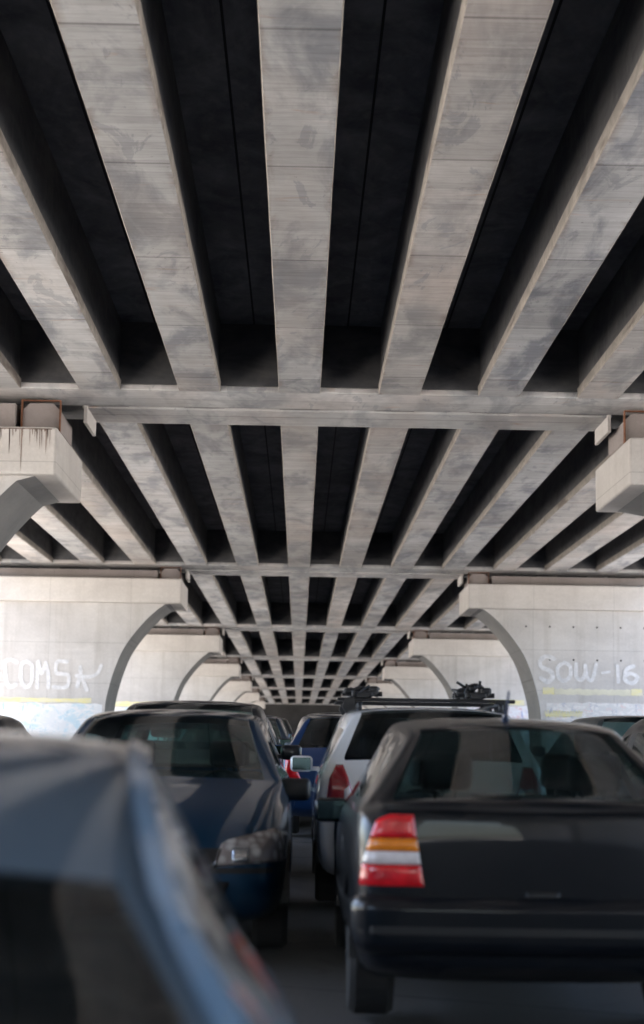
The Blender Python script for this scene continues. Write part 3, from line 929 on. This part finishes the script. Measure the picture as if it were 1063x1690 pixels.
# --- body plans: stations (x, half width, sill z, belt z, top z, roof half width, kind)
SEDAN = dict(W=.855, L=4.2, r=.30, ax=(1.22, -1.38), dash=.72, belt=.92, seatx=-.05, seatz=.02, mirror=.62, shelf=-1.42, doors=(.66, -.30, -1.12), st=[
    (2.10, .60, .34, .58, .60, .5, 'h'), (2.06, .74, .24, .64, .67, .5, 'h'), (1.85, .80, .22, .74, .79, .5, 'h'), (1.35, .835, .20, .86, .90, .5, 'h'),
    (.86, .85, .20, .91, .97, .6, 'b'), (.06, .855, .20, .92, 1.40, .575, 'g'), (-.30, .855, .20, .925, 1.425, .585, 'g'), (-.39, .855, .20, .925, 1.425, .585, 'g'),
    (-.98, .853, .20, .94, 1.40, .57, 'g'), (-1.20, .85, .20, .95, 1.365, .538, 'g'), (-1.82, .84, .21, .985, 1.015, .7, 'b'), (-1.94, .83, .23, .985, 1.018, .6, 'h'),
    (-2.05, .80, .27, .955, 1.034, .6, 'h'), (-2.085, .765, .31, .885, .99, .6, 'h')])
HATCH = dict(W=.85, L=4.05, r=.305, ax=(1.24, -1.28), dash=.74, belt=.95, seatx=-.02, seatz=.04, mirror=.66, shelf=-1.45, doors=(.70, -.30, -1.05), st=[
    (2.03, .58, .34, .56, .58, .5, 'h'), (1.98, .74, .22, .66, .70, .5, 'h'), (1.72, .81, .20, .80, .85, .5, 'h'), (1.30, .84, .20, .88, .95, .5, 'h'),
    (.98, .85, .20, .92, 1.01, .6, 'b'), (.16, .85, .20, .94, 1.43, .60, 'g'), (-.30, .85, .20, .95, 1.47, .605, 'g'), (-.38, .85, .20, .95, 1.47, .605, 'g'),
    (-1.10, .85, .20, .98, 1.45, .595, 'g'), (-1.55, .845, .20, 1.0, 1.41, .57, 'g'), (-1.86, .835, .22, 1.0, 1.04, .62, 'b'), (-1.94, .825, .26, .93, .99, .6, 'h'), (-1.985, .80, .31, .84, .90, .6, 'h')])
WAGON = dict(W=.875, L=4.35, r=.31, ax=(1.30, -1.36), dash=.84, belt=.97, seatx=.05, seatz=.06, mirror=.78, shelf=None, doors=(.82, -.20, -1.02), st=[
    (2.17, .60, .34, .58, .60, .5, 'h'), (2.12, .76, .22, .68, .73, .5, 'h'), (1.85, .83, .20, .82, .87, .5, 'h'), (1.40, .865, .20, .90, .97, .5, 'h'),
    (1.12, .87, .20, .94, 1.02, .6, 'b'), (.26, .875, .20, .97, 1.45, .63, 'g'), (-.18, .875, .20, .975, 1.49, .64, 'g'), (-.26, .875, .20, .975, 1.49, .64, 'g'),
    (-1.10, .875, .20, .99, 1.49, .64, 'g'), (-1.18, .875, .20, .99, 1.49, .64, 'g'), (-1.72, .87, .20, 1.0, 1.475, .625, 'g'), (-1.90, .86, .21, 1.0, 1.455, .60, 'g'),
    (-2.05, .85, .22, 1.01, 1.09, .64, 'b'), (-2.13, .845, .25, .96, 1.02, .7, 'h'), (-2.17, .82, .30, .90, .95, .7, 'h')])
SUV = dict(W=.89, L=4.4, r=.35, ax=(1.32, -1.34), dash=.80, belt=1.06, seatx=.0, seatz=.18, mirror=.74, shelf=None, doors=(.78, -.24, -1.06), st=[
    (2.20, .62, .40, .70, .74, .5, 'h'), (2.14, .80, .30, .84, .88, .5, 'h'), (1.90, .86, .28, .94, .99, .5, 'h'), (1.40, .885, .28, 1.0, 1.07, .5, 'h'),
    (1.05, .89, .28, 1.04, 1.12, .6, 'b'), (.30, .89, .28, 1.06, 1.60, .66, 'g'), (-.20, .89, .28, 1.065, 1.64, .67, 'g'), (-.28, .89, .28, 1.065, 1.64, .67, 'g'),
    (-1.20, .89, .28, 1.08, 1.64, .66, 'g'), (-1.80, .885, .28, 1.09, 1.60, .64, 'g'),
    (-2.06, .87, .30, 1.09, 1.16, .68, 'b'), (-2.15, .86, .33, 1.0, 1.08, .7, 'h'), (-2.20, .83, .38, .92, .98, .7, 'h')])
LOW = dict(W=.91, L=4.2, r=.30, ax=(1.25, -1.32), dash=.70, belt=.88, seatx=-.15, seatz=-.05, mirror=.55, shelf=-1.40, doors=(.62, -.45), st=[
    (2.08, .62, .32, .54, .56, .5, 'h'), (2.04, .80, .22, .62, .64, .5, 'h'), (1.80, .86, .20, .70, .76, .5, 'h'), (1.30, .895, .20, .80, .86, .5, 'h'),
    (.80, .905, .20, .86, .93, .6, 'b'), (-.02, .91, .20, .885, 1.30, .60, 'g'), (-.42, .91, .20, .89, 1.37, .612, 'g'), (-.50, .91, .20, .89, 1.375, .613, 'g'),
    (-.90, .91, .20, .90, 1.362, .613, 'g'), (-1.20, .91, .20, .905, 1.325, .616, 'g'), (-1.42, .905, .20, .91, 1.27, .625, 'g'), (-1.58, .90, .20, .915, 1.21, .64, 'g'), (-1.70, .895, .20, .92, 1.15, .658, 'g'), (-1.98, .88, .21, .91, .965, .66, 'b'), (-2.06, .86, .25, .86, .90, .6, 'h'), (-2.10, .83, .30, .78, .84, .6, 'h')])

P_BLACK = paint('black_car_paint', c4(.003, .005, .009), .0, .3, .010, .55, .2)
P_NAVY = paint('dark_blue_car_paint', c4(.004, .045, .105), .6, .3, .01, .9)
P_BLUE = paint('blue_car_paint', c4(.008, .045, .15), .4, .3, .015)
P_STEEL = paint('grey_blue_car_paint', c4(.085, .145, .215), .3, .4, .07)
P_SILVER = paint('silver_car_paint', c4(.80, .81, .83), .10, .33, .02)
P_DARK = paint('dark_grey_car_paint', c4(.008, .009, .012), .0, .3, .02, .6, .25)
P_SKY = paint('pale_blue_car_paint', c4(.20, .28, .36), .4, .33, .08)
P_MAROON = paint('maroon_car_paint', c4(.16, .015, .02), .35, .3, .08)

UPY, DNY = R(90), R(-90)          # facing away from / towards the viewer
def at(x, y): return (x, y, gz(y))

def rear_kit(t, bvh, P, lamp, lampm, seg=None, z=(.64, .97), plate=False, wiper=False):
    for sg in (-1, 1):
        poly = [(sg * u, zz) for u, zz in lamp]
        patch(bvh, 'tail_light', poly, 'rear', lampm, t, off=.006, bulge=.012, seg=seg, res=.014)
def head_mat():
    n = N('headlamp_reflector'); v = n.coords()
    vo = n.n('ShaderNodeTexVoronoi', feature='F1'); n.l(v, vo.inputs[0]); vo.inputs['Scale'].default_value = 16
    col = n.mix(n.ramp(vo.outputs[0], .25, .6), c4(1.0, .98, .97), c4(.42, .36, .35))
    return n.bsdf(col, .25, vo.outputs[0], .6, .01, Metallic=.1, Coat_Weight=.6)
M_HEAD = head_mat()
def front_kit(t, bvh, P, zl=.70, wl=(.50, .80)):
    for sg in (-1, 1):
        poly = [(sg * wl[0], zl - .06), (sg * wl[1], zl - .05), (sg * (wl[1] + .02), zl + .11), (sg * (wl[1] - .06), zl + .15), (sg * (wl[0] + .05), zl + .08)]
        h = patch(bvh, 'headlight', poly, 'front', [M_HEAD], t, off=.004, res=.02)
        if h: 
            patch(bvh, 'headlight_lens', poly, 'front', [M_LENS], h, off=.010, bulge=.012, res=.02)
            a = (poly[0][0] * .6 + poly[1][0] * .4)
            patch(bvh, 'lamp_reflector', [(a - .05, zl - .035), (a + .05, zl - .035), (a + .05, zl + .045), (a - .05, zl + .045)], 'front', [M_CHROME], h, off=.007, bulge=.01, res=.02)
    patch(bvh, 'radiator_grille', [(-.42, zl - .07), (.42, zl - .07), (.45, zl + .04), (-.45, zl + .04)], 'front', [M_TRIM], t, off=.006)
    patch(bvh, 'bumper_intake', [(-.45, .32), (.45, .32), (.50, .46), (-.50, .46)], 'front', [M_GAP], t, off=.004)
    seamline(bvh, 'bumper_trim', [(-.74, .52), (.74, .52)], 'front', t, w=.03, mat=M_TRIM, off=.006)

# 1 black saloon, rear towards us
t, b = make_car('black_saloon_car', 'black saloon car seen from behind with one red, amber and white tail light in view', 'car', dict(SEDAN, mo=.035, mz=-.03), at(1.09, 7.40 + 2.10), UPY, P_BLACK)
lamp = [(.835, .655), (.52, .655), (.555, .965), (.70, .965), (.80, .82)]
for sg in (-1, 1):
    def lp(z0, z1, m, nm, par, off=.008, inset=0):
        # outline clipped between two heights
        def w_out(z): return .805 + (.725 - .805) * max(0, (z - .655) / .31) ** 1.5 - .045 * max(0, (z - .93) / .035) ** 2
        def w_in(z): return .525 + (.572 - .525) * (z - .655) / .31
        n = 6; pts = [(w_out(z0 + (z1 - z0) * i / n) - inset, z0 + (z1 - z0) * i / n) for i in range(n + 1)] + [(w_in(z1 - (z1 - z0) * i / n) + inset, z1 - (z1 - z0) * i / n) for i in range(n + 1)]
        return patch(b, nm, [(sg * u, z) for u, z in pts], 'rear', [m], par, off=off, bulge=.005, res=.012)
    tl = lp(.655, .748, M_RED, 'tail_light', t)
    lp(.750, .806, M_WHITEL, 'reversing_lamp', tl); lp(.808, .862, M_AMBER, 'indicator_lamp', tl); lp(.864, .968, M_RED, 'brake_lamp', tl)
patch(b, 'rear_bumper', [(-.80, .36), (.80, .36), (.845, .46), (.845, .56), (.80, .615), (.50, .585), (-.50, .585), (-.80, .615), (-.845, .56), (-.845, .46)], 'rear', [P_BLACK], t, off=.012, bulge=.034, res=.022)
#patch(b, 'number_plate_recess', [(-.36, .66), (.36, .66), (.34, .86), (-.34, .86)], 'rear', [P_BLACK], t, off=.002, res=.03)
patch(b, 'boot_release', [(-.075, .605), (.075, .605), (.075, .64), (-.075, .64)], 'rear', [M_FOIL], t, off=.006, res=.02)
seamline(b, 'boot_gap', [(-.50, .60), (.50, .60)], 'rear', t, w=.010)
seamline(b, 'boot_gap', [(-.50, .60), (-.505, .66)], 'rear', t, w=.008); seamline(b, 'boot_gap', [(.50, .60), (.505, .66)], 'rear', t, w=.008)
seamline(b, 'boot_gap', [(-.56, .965), (-.62, .995)], 'rear', t, w=.008); seamline(b, 'boot_gap', [(.56, .965), (.62, .995)], 'rear', t, w=.008)
seamline(b, 'bumper_gap', [(-.80, .63), (-.50, .595)], 'rear', t, w=.010); seamline(b, 'bumper_gap', [(.80, .63), (.50, .595)], 'rear', t, w=.010)
seamline(b, 'bumper_trim', [(-.78, .47), (.78, .47)], 'rear', t, w=.035, mat=M_TRIM, off=.050)
seamline(b, 'boot_spoiler', [(-.70, .992), (.70, .992)], 'rear', t, w=.022, mat=M_TRIM, off=.014)
patch(b, 'rear_fog_recess', [(-.72, .36), (-.56, .36), (-.56, .42), (-.72, .42)], 'rear', [M_REDD], t, off=.004, res=.02)
bm = bmesh.new(); add_cyl(bm, (-.95, 0.02, 1.40), (-1.10, 0.02, 1.56), .009, .005, n=10); add_cyl(bm, (-.93, .02, 1.405), (-.97, .02, 1.43), .022, .014, n=12)
obj('roof_aerial', bm, simple('blue_black_plastic', c4(.03, .045, .10), .5), t, True)
seams(t, b, SEDAN)
box('third_brake_lamp', (-1.70, -1.66, -.12, .12, .99, 1.02), M_REDD, t, bev=.008)

# 2 silver estate with roof bars
t, b = make_car('silver_estate_car', 'silver estate car with a cluttered black roof rack, ahead of the black saloon', 'car', WAGON, at(1.0, 12.15 + 2.17), UPY, P_SILVER, gl=M_GLASS_D)
for sg in (-1, 1):
    tl = patch(b, 'tail_light', [(sg * u, z) for u, z in ((.79, .79), (.58, .79), (.63, .95), (.67, 1.05), (.72, 1.05), (.77, .95))], 'rear', [M_REDD], t, off=.008, bulge=.014, res=.014)
    patch(b, 'reversing_lamp', [(sg * u, z) for u, z in ((.66, .795), (.59, .795), (.625, .90), (.66, .87))], 'rear', [M_WHITEL], tl, off=.022, bulge=.004, res=.014)
patch(b, 'rear_bumper', [(-.72, .34), (.72, .34), (.73, .56), (.72, .74), (-.72, .74), (-.73, .56)], 'rear', [simple('bumper_plastic', c4(.02, .03, .036), .5)], t, off=.02, bulge=.03, res=.04)
patch(b, 'number_plate', [(-.26, .80), (.26, .80), (.26, .91), (-.26, .91)], 'rear', [simple('plate_white', c4(.62, .62, .60), .4)], t, off=.006, res=.03)
seamline(b, 'tailgate_gap', [(-.50, .76), (-.50, .8)], 'rear', t)
bm = bmesh.new(); add_cyl(bm, (-2.12, -.05, 1.12), (-2.02, .30, 1.15), .008, n=8); obj('rear_wiper', bm, M_TRIM, t)
seams(t, b, WAGON)
rk = empty('roof_rack', (0, 0, 0)); rk.parent = t
def rbar(bm, p0, p1, r): add_cyl(bm, p0, p1, r, n=12)
for x in (-1.20, -.15):
    bm = bmesh.new(); add_box(bm, x - .03, x + .03, -.72, .70, 1.545, 1.575, bev=.01)
    obj('cross_bar', bm, M_TRIM, rk)
    for sg in (-1, 1):
        bm = bmesh.new(); add_prism_x(bm, [(sg * .55, 1.47), (sg * .62, 1.44), (sg * .66, 1.50), (sg * .64, 1.57), (sg * .56, 1.57)], x - .05, x + .05)
        obj('bar_foot', bm, M_TRIM, rk)
for sg in (-1, 1):
    bm = bmesh.new(); add_cyl(bm, (.1, sg * .54, 1.515), (-1.75, sg * .53, 1.515), .016, n=12)
    for x in (.1, -.8, -1.75): add_cyl(bm, (x, sg * .54, 1.46), (x, sg * .54, 1.52), .018, n=10)
    obj('roof_rail', bm, M_TRIM, rk, True)
rnd = random.Random(5)
for yc, hh in ((.50, .045), (-.40, .10)):
    e = bpy.data.objects.new('cycle_carrier', None); COL.objects.link(e); e.parent = t; e.location = (-.7, yc, 1.578)
    bm = bmesh.new()                      # wheel tray
    add_prism_y(bm, [(-.62, .0), (.62, .0), (.62, .035), (.60, .035), (.60, .01), (-.60, .01), (-.60, .035), (-.62, .035)], -.045, .045)
    add_box(bm, -.60, .60, -.045, -.038, .01, .035); add_box(bm, -.60, .60, .038, .045, .01, .035)
    obj('wheel_tray', bm, M_TRIM, e)
    for x in (-.52, -.35, .32, .52):
        bm = bmesh.new()
        add_box(bm, x - .05, x + .05, -.085, .085, .0, .05, bev=.015)
        n = 12                            # buckle strap as a hoop
        for i in range(n):
            a0, a1 = math.pi * i / n, math.pi * (i + 1) / n
            h = hh * rnd.uniform(.75, 1.0)
            add_cyl(bm, (x, .08 * math.cos(a0), .04 + hh * .75 * math.sin(a0)), (x, .08 * math.cos(a1), .04 + hh * .75 * math.sin(a1)), .011, n=6)
        obj('tyre_strap', bm, M_TRIM, e)
    bm = bmesh.new()
    add_cyl(bm, (-.55, -.10, .03), (.35, .10, .05 + hh * .5), .014, n=10); add_cyl(bm, (-.45, .16, .03), (-.45, -.16, .03), .02, n=10)
    add_box(bm, -.54, -.40, -.13, -.05, .02, .09, bev=.02); add_box(bm, -.50, -.36, .06, .15, .02, .075, bev=.02)
    for i in range(4): add_cyl(bm, (-.5 + rnd.uniform(-.1, .2), rnd.uniform(-.14, .14), .02), (-.5 + rnd.uniform(-.1, .2), rnd.uniform(-.14, .14), .06 + hh * rnd.uniform(.3, .8)), .012, n=8)
    obj('folded_arm', bm, M_TRIM, e)
    bm = bmesh.new(); bmesh.ops.create_uvsphere(bm, u_segments=16, v_segments=10, radius=.035, matrix=Matrix.Translation((-.5, .03, hh * .8)))
    obj('clamp_knob', bm, M_FOIL, e, True)

# 3 dark blue hatchback, facing us
t, b = make_car('dark_blue_hatchback', 'dark blue hatchback facing the viewer, with one headlight showing past the near car', 'car', dict(HATCH, mo=.015, mz=.0, mirm=M_TRIM), at(-.88, 9.55 + 2.0), DNY, P_NAVY)
front_kit(t, b, HATCH, zl=.60, wl=(.40, .80)); seams(t, b, HATCH)

# 4 near steel blue car
t, b = make_car('grey_blue_car', 'out-of-focus grey-blue car in the near corner, with a pale roof strip curving down its side', 'car', LOW, at(-.99, 4.15), UPY + R(5), P_STEEL, mirror=False, gl=M_GLASS_D)
for ax, sg in (('top', -1), ('top', 1)):
    seamline(b, 'roof_moulding', [(.0, sg * .575), (-.5, sg * .59), (-.9, sg * .592), (-1.20, sg * .596), (-1.42, sg * .606), (-1.58, sg * .622), (-1.70, sg * .64), (-1.84, sg * .69), (-1.97, sg * .74)], 'top', t, w=.045, mat=simple('pale_blue_moulding', c4(.20, .33, .50), .3, .2, 1.0), off=.012)
for sg in (-1, 1): patch(b, 'tail_light', [(sg * .80, .62), (sg * .50, .62), (sg * .56, .78), (sg * .76, .80)], 'rear', [M_RED], t, off=.006, bulge=.01)
patch(b, 'number_plate', [(-.26, .50), (.26, .50), (.26, .61), (-.26, .61)], 'rear', [M_WHITEL], t, off=.006, res=.03)
seams(t, b, LOW)

# 5 black SUV behind the hatchback
t, b = make_car('black_tall_car', 'black tall car behind the dark blue hatchback, only its roof showing above it', 'car', dict(SUV, belt=1.02, st=[(a, b_, c_, d_ * .96, e_ * .965, f_, g_) for a, b_, c_, d_, e_, f_, g_ in SUV['st']]), at(-1.06, 14.6 + 2.2), DNY, P_DARK)
front_kit(t, b, WAGON, zl=.76); seams(t, b, WAGON)
# 6 pale blue car further back, on the left of the gap
t, b = make_car('pale_blue_car', 'pale blue-grey car glimpsed past the dark blue hatchback, facing the viewer', 'car', HATCH, at(-1.05, 21.3 + 2.0), DNY, P_SKY)
front_kit(t, b, HATCH); seams(t, b, HATCH)
# 7 small dark car beyond
t, b = make_car('small_dark_car', 'small dark car far down the gap with a glint of blue, facing the viewer', 'car', HATCH, at(-.95, 27.5 + 2.0), DNY, P_NAVY)
front_kit(t, b, HATCH)
# 8 blue car, rear towards us
t, b = make_car('bright_blue_car', 'bright blue car beyond the silver estate with its left red tail light showing', 'car', HATCH, at(.64, 19.6 + 2.0), UPY, P_BLUE, gl=M_GLASS_D)
for sg in (-1, 1): patch(b, 'tail_light', [(sg * .80, .66), (sg * .60, .66), (sg * .66, .80), (sg * .58, .90), (sg * .60, .95), (sg * .74, .95), (sg * .79, .90)], 'rear', [M_RED], t, off=.008, bulge=.014)
seamline(b, 'bumper_strip', [(-.78, .56), (.78, .56)], 'rear', t, w=.05, mat=P_SKY, off=.014)
seams(t, b, HATCH)
# 9.. far queue
rr = random.Random(3)
far = [('maroon_car', 'maroon car far down the road, a speck of red between the rows', HATCH, (-1.0, 35.), DNY, P_MAROON), ('distant_dark_car', 'dark car far ahead of the bright blue car', WAGON, (.75, 26.5), UPY, P_DARK),
       ('distant_silver_car', 'silver car tiny in the distance at the end of the right-hand file', SEDAN, (.9, 33.5), UPY, P_SILVER), ('distant_black_car', 'black car tiny in the distance in the left-hand file', SEDAN, (-.9, 42.5), DNY, P_BLACK),
       ('distant_blue_car', 'blue car tiny in the distance, straight down the road', SEDAN, (.8, 40.5), UPY, P_BLUE)]
for nm, lb, P, (x, y), yw, pm in far:
    t, b = make_car(nm, lb, 'car', P, at(x, y), yw, pm, detail=1)
    for sg in (-1, 1):
        if yw == UPY: patch(b, 'tail_light', [(sg * .78, .68), (sg * .60, .68), (sg * .62, .88), (sg * .76, .88)], 'rear', [M_RED], t, off=.006)
        else: patch(b, 'headlight', [(sg * .78, .64), (sg * .52, .64), (sg * .54, .76), (sg * .76, .78)], 'front', [M_WHITEL], t, off=.006)
# left kerb side: glimpsed green-grey glass above the near car
t, b = make_car('teal_windowed_car', 'dark car at the left edge of the view, only its teal-tinted windows and roof showing', 'car', SEDAN, at(-3.27, 15.2), DNY, P_DARK); seams(t, b, SEDAN)
# right side: two dark cars beyond the black saloon
t, b = make_car('dark_grey_car', 'dark grey car at the right edge, its roof just above the black saloon', 'car', WAGON, at(3.62, 12.6 + 2.0), UPY, P_DARK)
for sg in (-1, 1): patch(b, 'tail_light', [(sg * .80, .70), (sg * .62, .70), (sg * .66, .95), (sg * .76, .95)], 'rear', [M_REDD], t, off=.008, bulge=.01)
seams(t, b, WAGON)
t, b = make_car('dusty_green_car', 'dusty grey-green car behind the dark grey one at the right edge', 'car', WAGON, at(4.35, 20.5 + 2.0), UPY, paint('dusty_green_paint', c4(.015, .024, .024), .1, .35, .10, .5, .3))
for sg in (-1, 1): patch(b, 'tail_light', [(sg * .82, .80), (sg * .64, .80), (sg * .68, 1.02), (sg * .78, 1.02)], 'rear', [M_REDD], t, off=.008, bulge=.01)
seams(t, b, WAGON)
#ENDCARS#
for o in list(COL.objects):                 # the girder grid sits a hand's width left of the viewer's axis
    if o.parent is None and o.name.split('.')[0] in ('bridge_span', 'bridge_pier'): o.location.x -= .085
# ------------------------------------------------------------------ camera
F = 2700.0
cam = bpy.data.cameras.new('camera'); co = bpy.data.objects.new('camera', cam); COL.objects.link(co)
cam.sensor_fit = 'VERTICAL'; cam.sensor_height = 38.0; cam.sensor_width = 24.0
cam.lens = F * 38.0 / 1690.0
cam.clip_end = 4000; cam.clip_start = 0.05
Yc = Vector(((493 - 531.5) / F, -(1240 - 845) / F, -1)).normalized()
Xc = Vector((1, -0.0155, 0)); Xc = (Xc - Yc * Xc.dot(Yc)).normalized()
Zc = Xc.cross(Yc)
Rm = Matrix((Xc, Yc, Zc))            # rows: world axes in camera coordinates
co.matrix_world = Matrix.Translation((0, 0, EYE)) @ Rm.to_4x4()
cam.dof.use_dof = True; cam.dof.focus_distance = 20.0; cam.dof.aperture_fstop = 1.75; cam.dof.aperture_blades = 9
SC.camera = co

# ------------------------------------------------------------------ light
SUN_EL, SUN_AZ = 73.0, 292.0      # azimuth clockwise from +Y: from the left of the road
w = bpy.data.worlds.new('World'); SC.world = w; w.use_nodes = True
nt = w.node_tree; bg = nt.nodes['Background']
sky = nt.nodes.new('ShaderNodeTexSky'); sky.sky_type = 'NISHITA'; sky.sun_disc = False
sky.sun_elevation = R(SUN_EL); sky.sun_rotation = R(SUN_AZ); sky.dust_density = 2.5; sky.air_density = 1.0
nt.links.new(sky.outputs[0], bg.inputs[0]); bg.inputs[1].default_value = 0.15
sl = bpy.data.lights.new('sun', 'SUN'); sl.energy = 5.0; sl.angle = R(0.53); sl.color = (1.0, .95, .88)
so = bpy.data.objects.new('sun', sl); COL.objects.link(so)
az = R(SUN_AZ); el = R(SUN_EL)
d = Vector((math.sin(az) * math.cos(el), math.cos(az) * math.cos(el), math.sin(el)))
so.rotation_euler = d.to_track_quat('Z', 'Y').to_euler()
so.location = (-40, 0, 60)

SC.view_settings.view_transform = 'Standard'; SC.view_settings.look = 'None'
SC.view_settings.exposure = 2.55; SC.view_settings.gamma = 1.0
SC.render.engine = 'CYCLES'
SC.cycles.max_bounces = 10; SC.cycles.diffuse_bounces = 6; SC.cycles.glossy_bounces = 5; SC.cycles.transparent_max_bounces = 16
SC.cycles.use_denoising = True
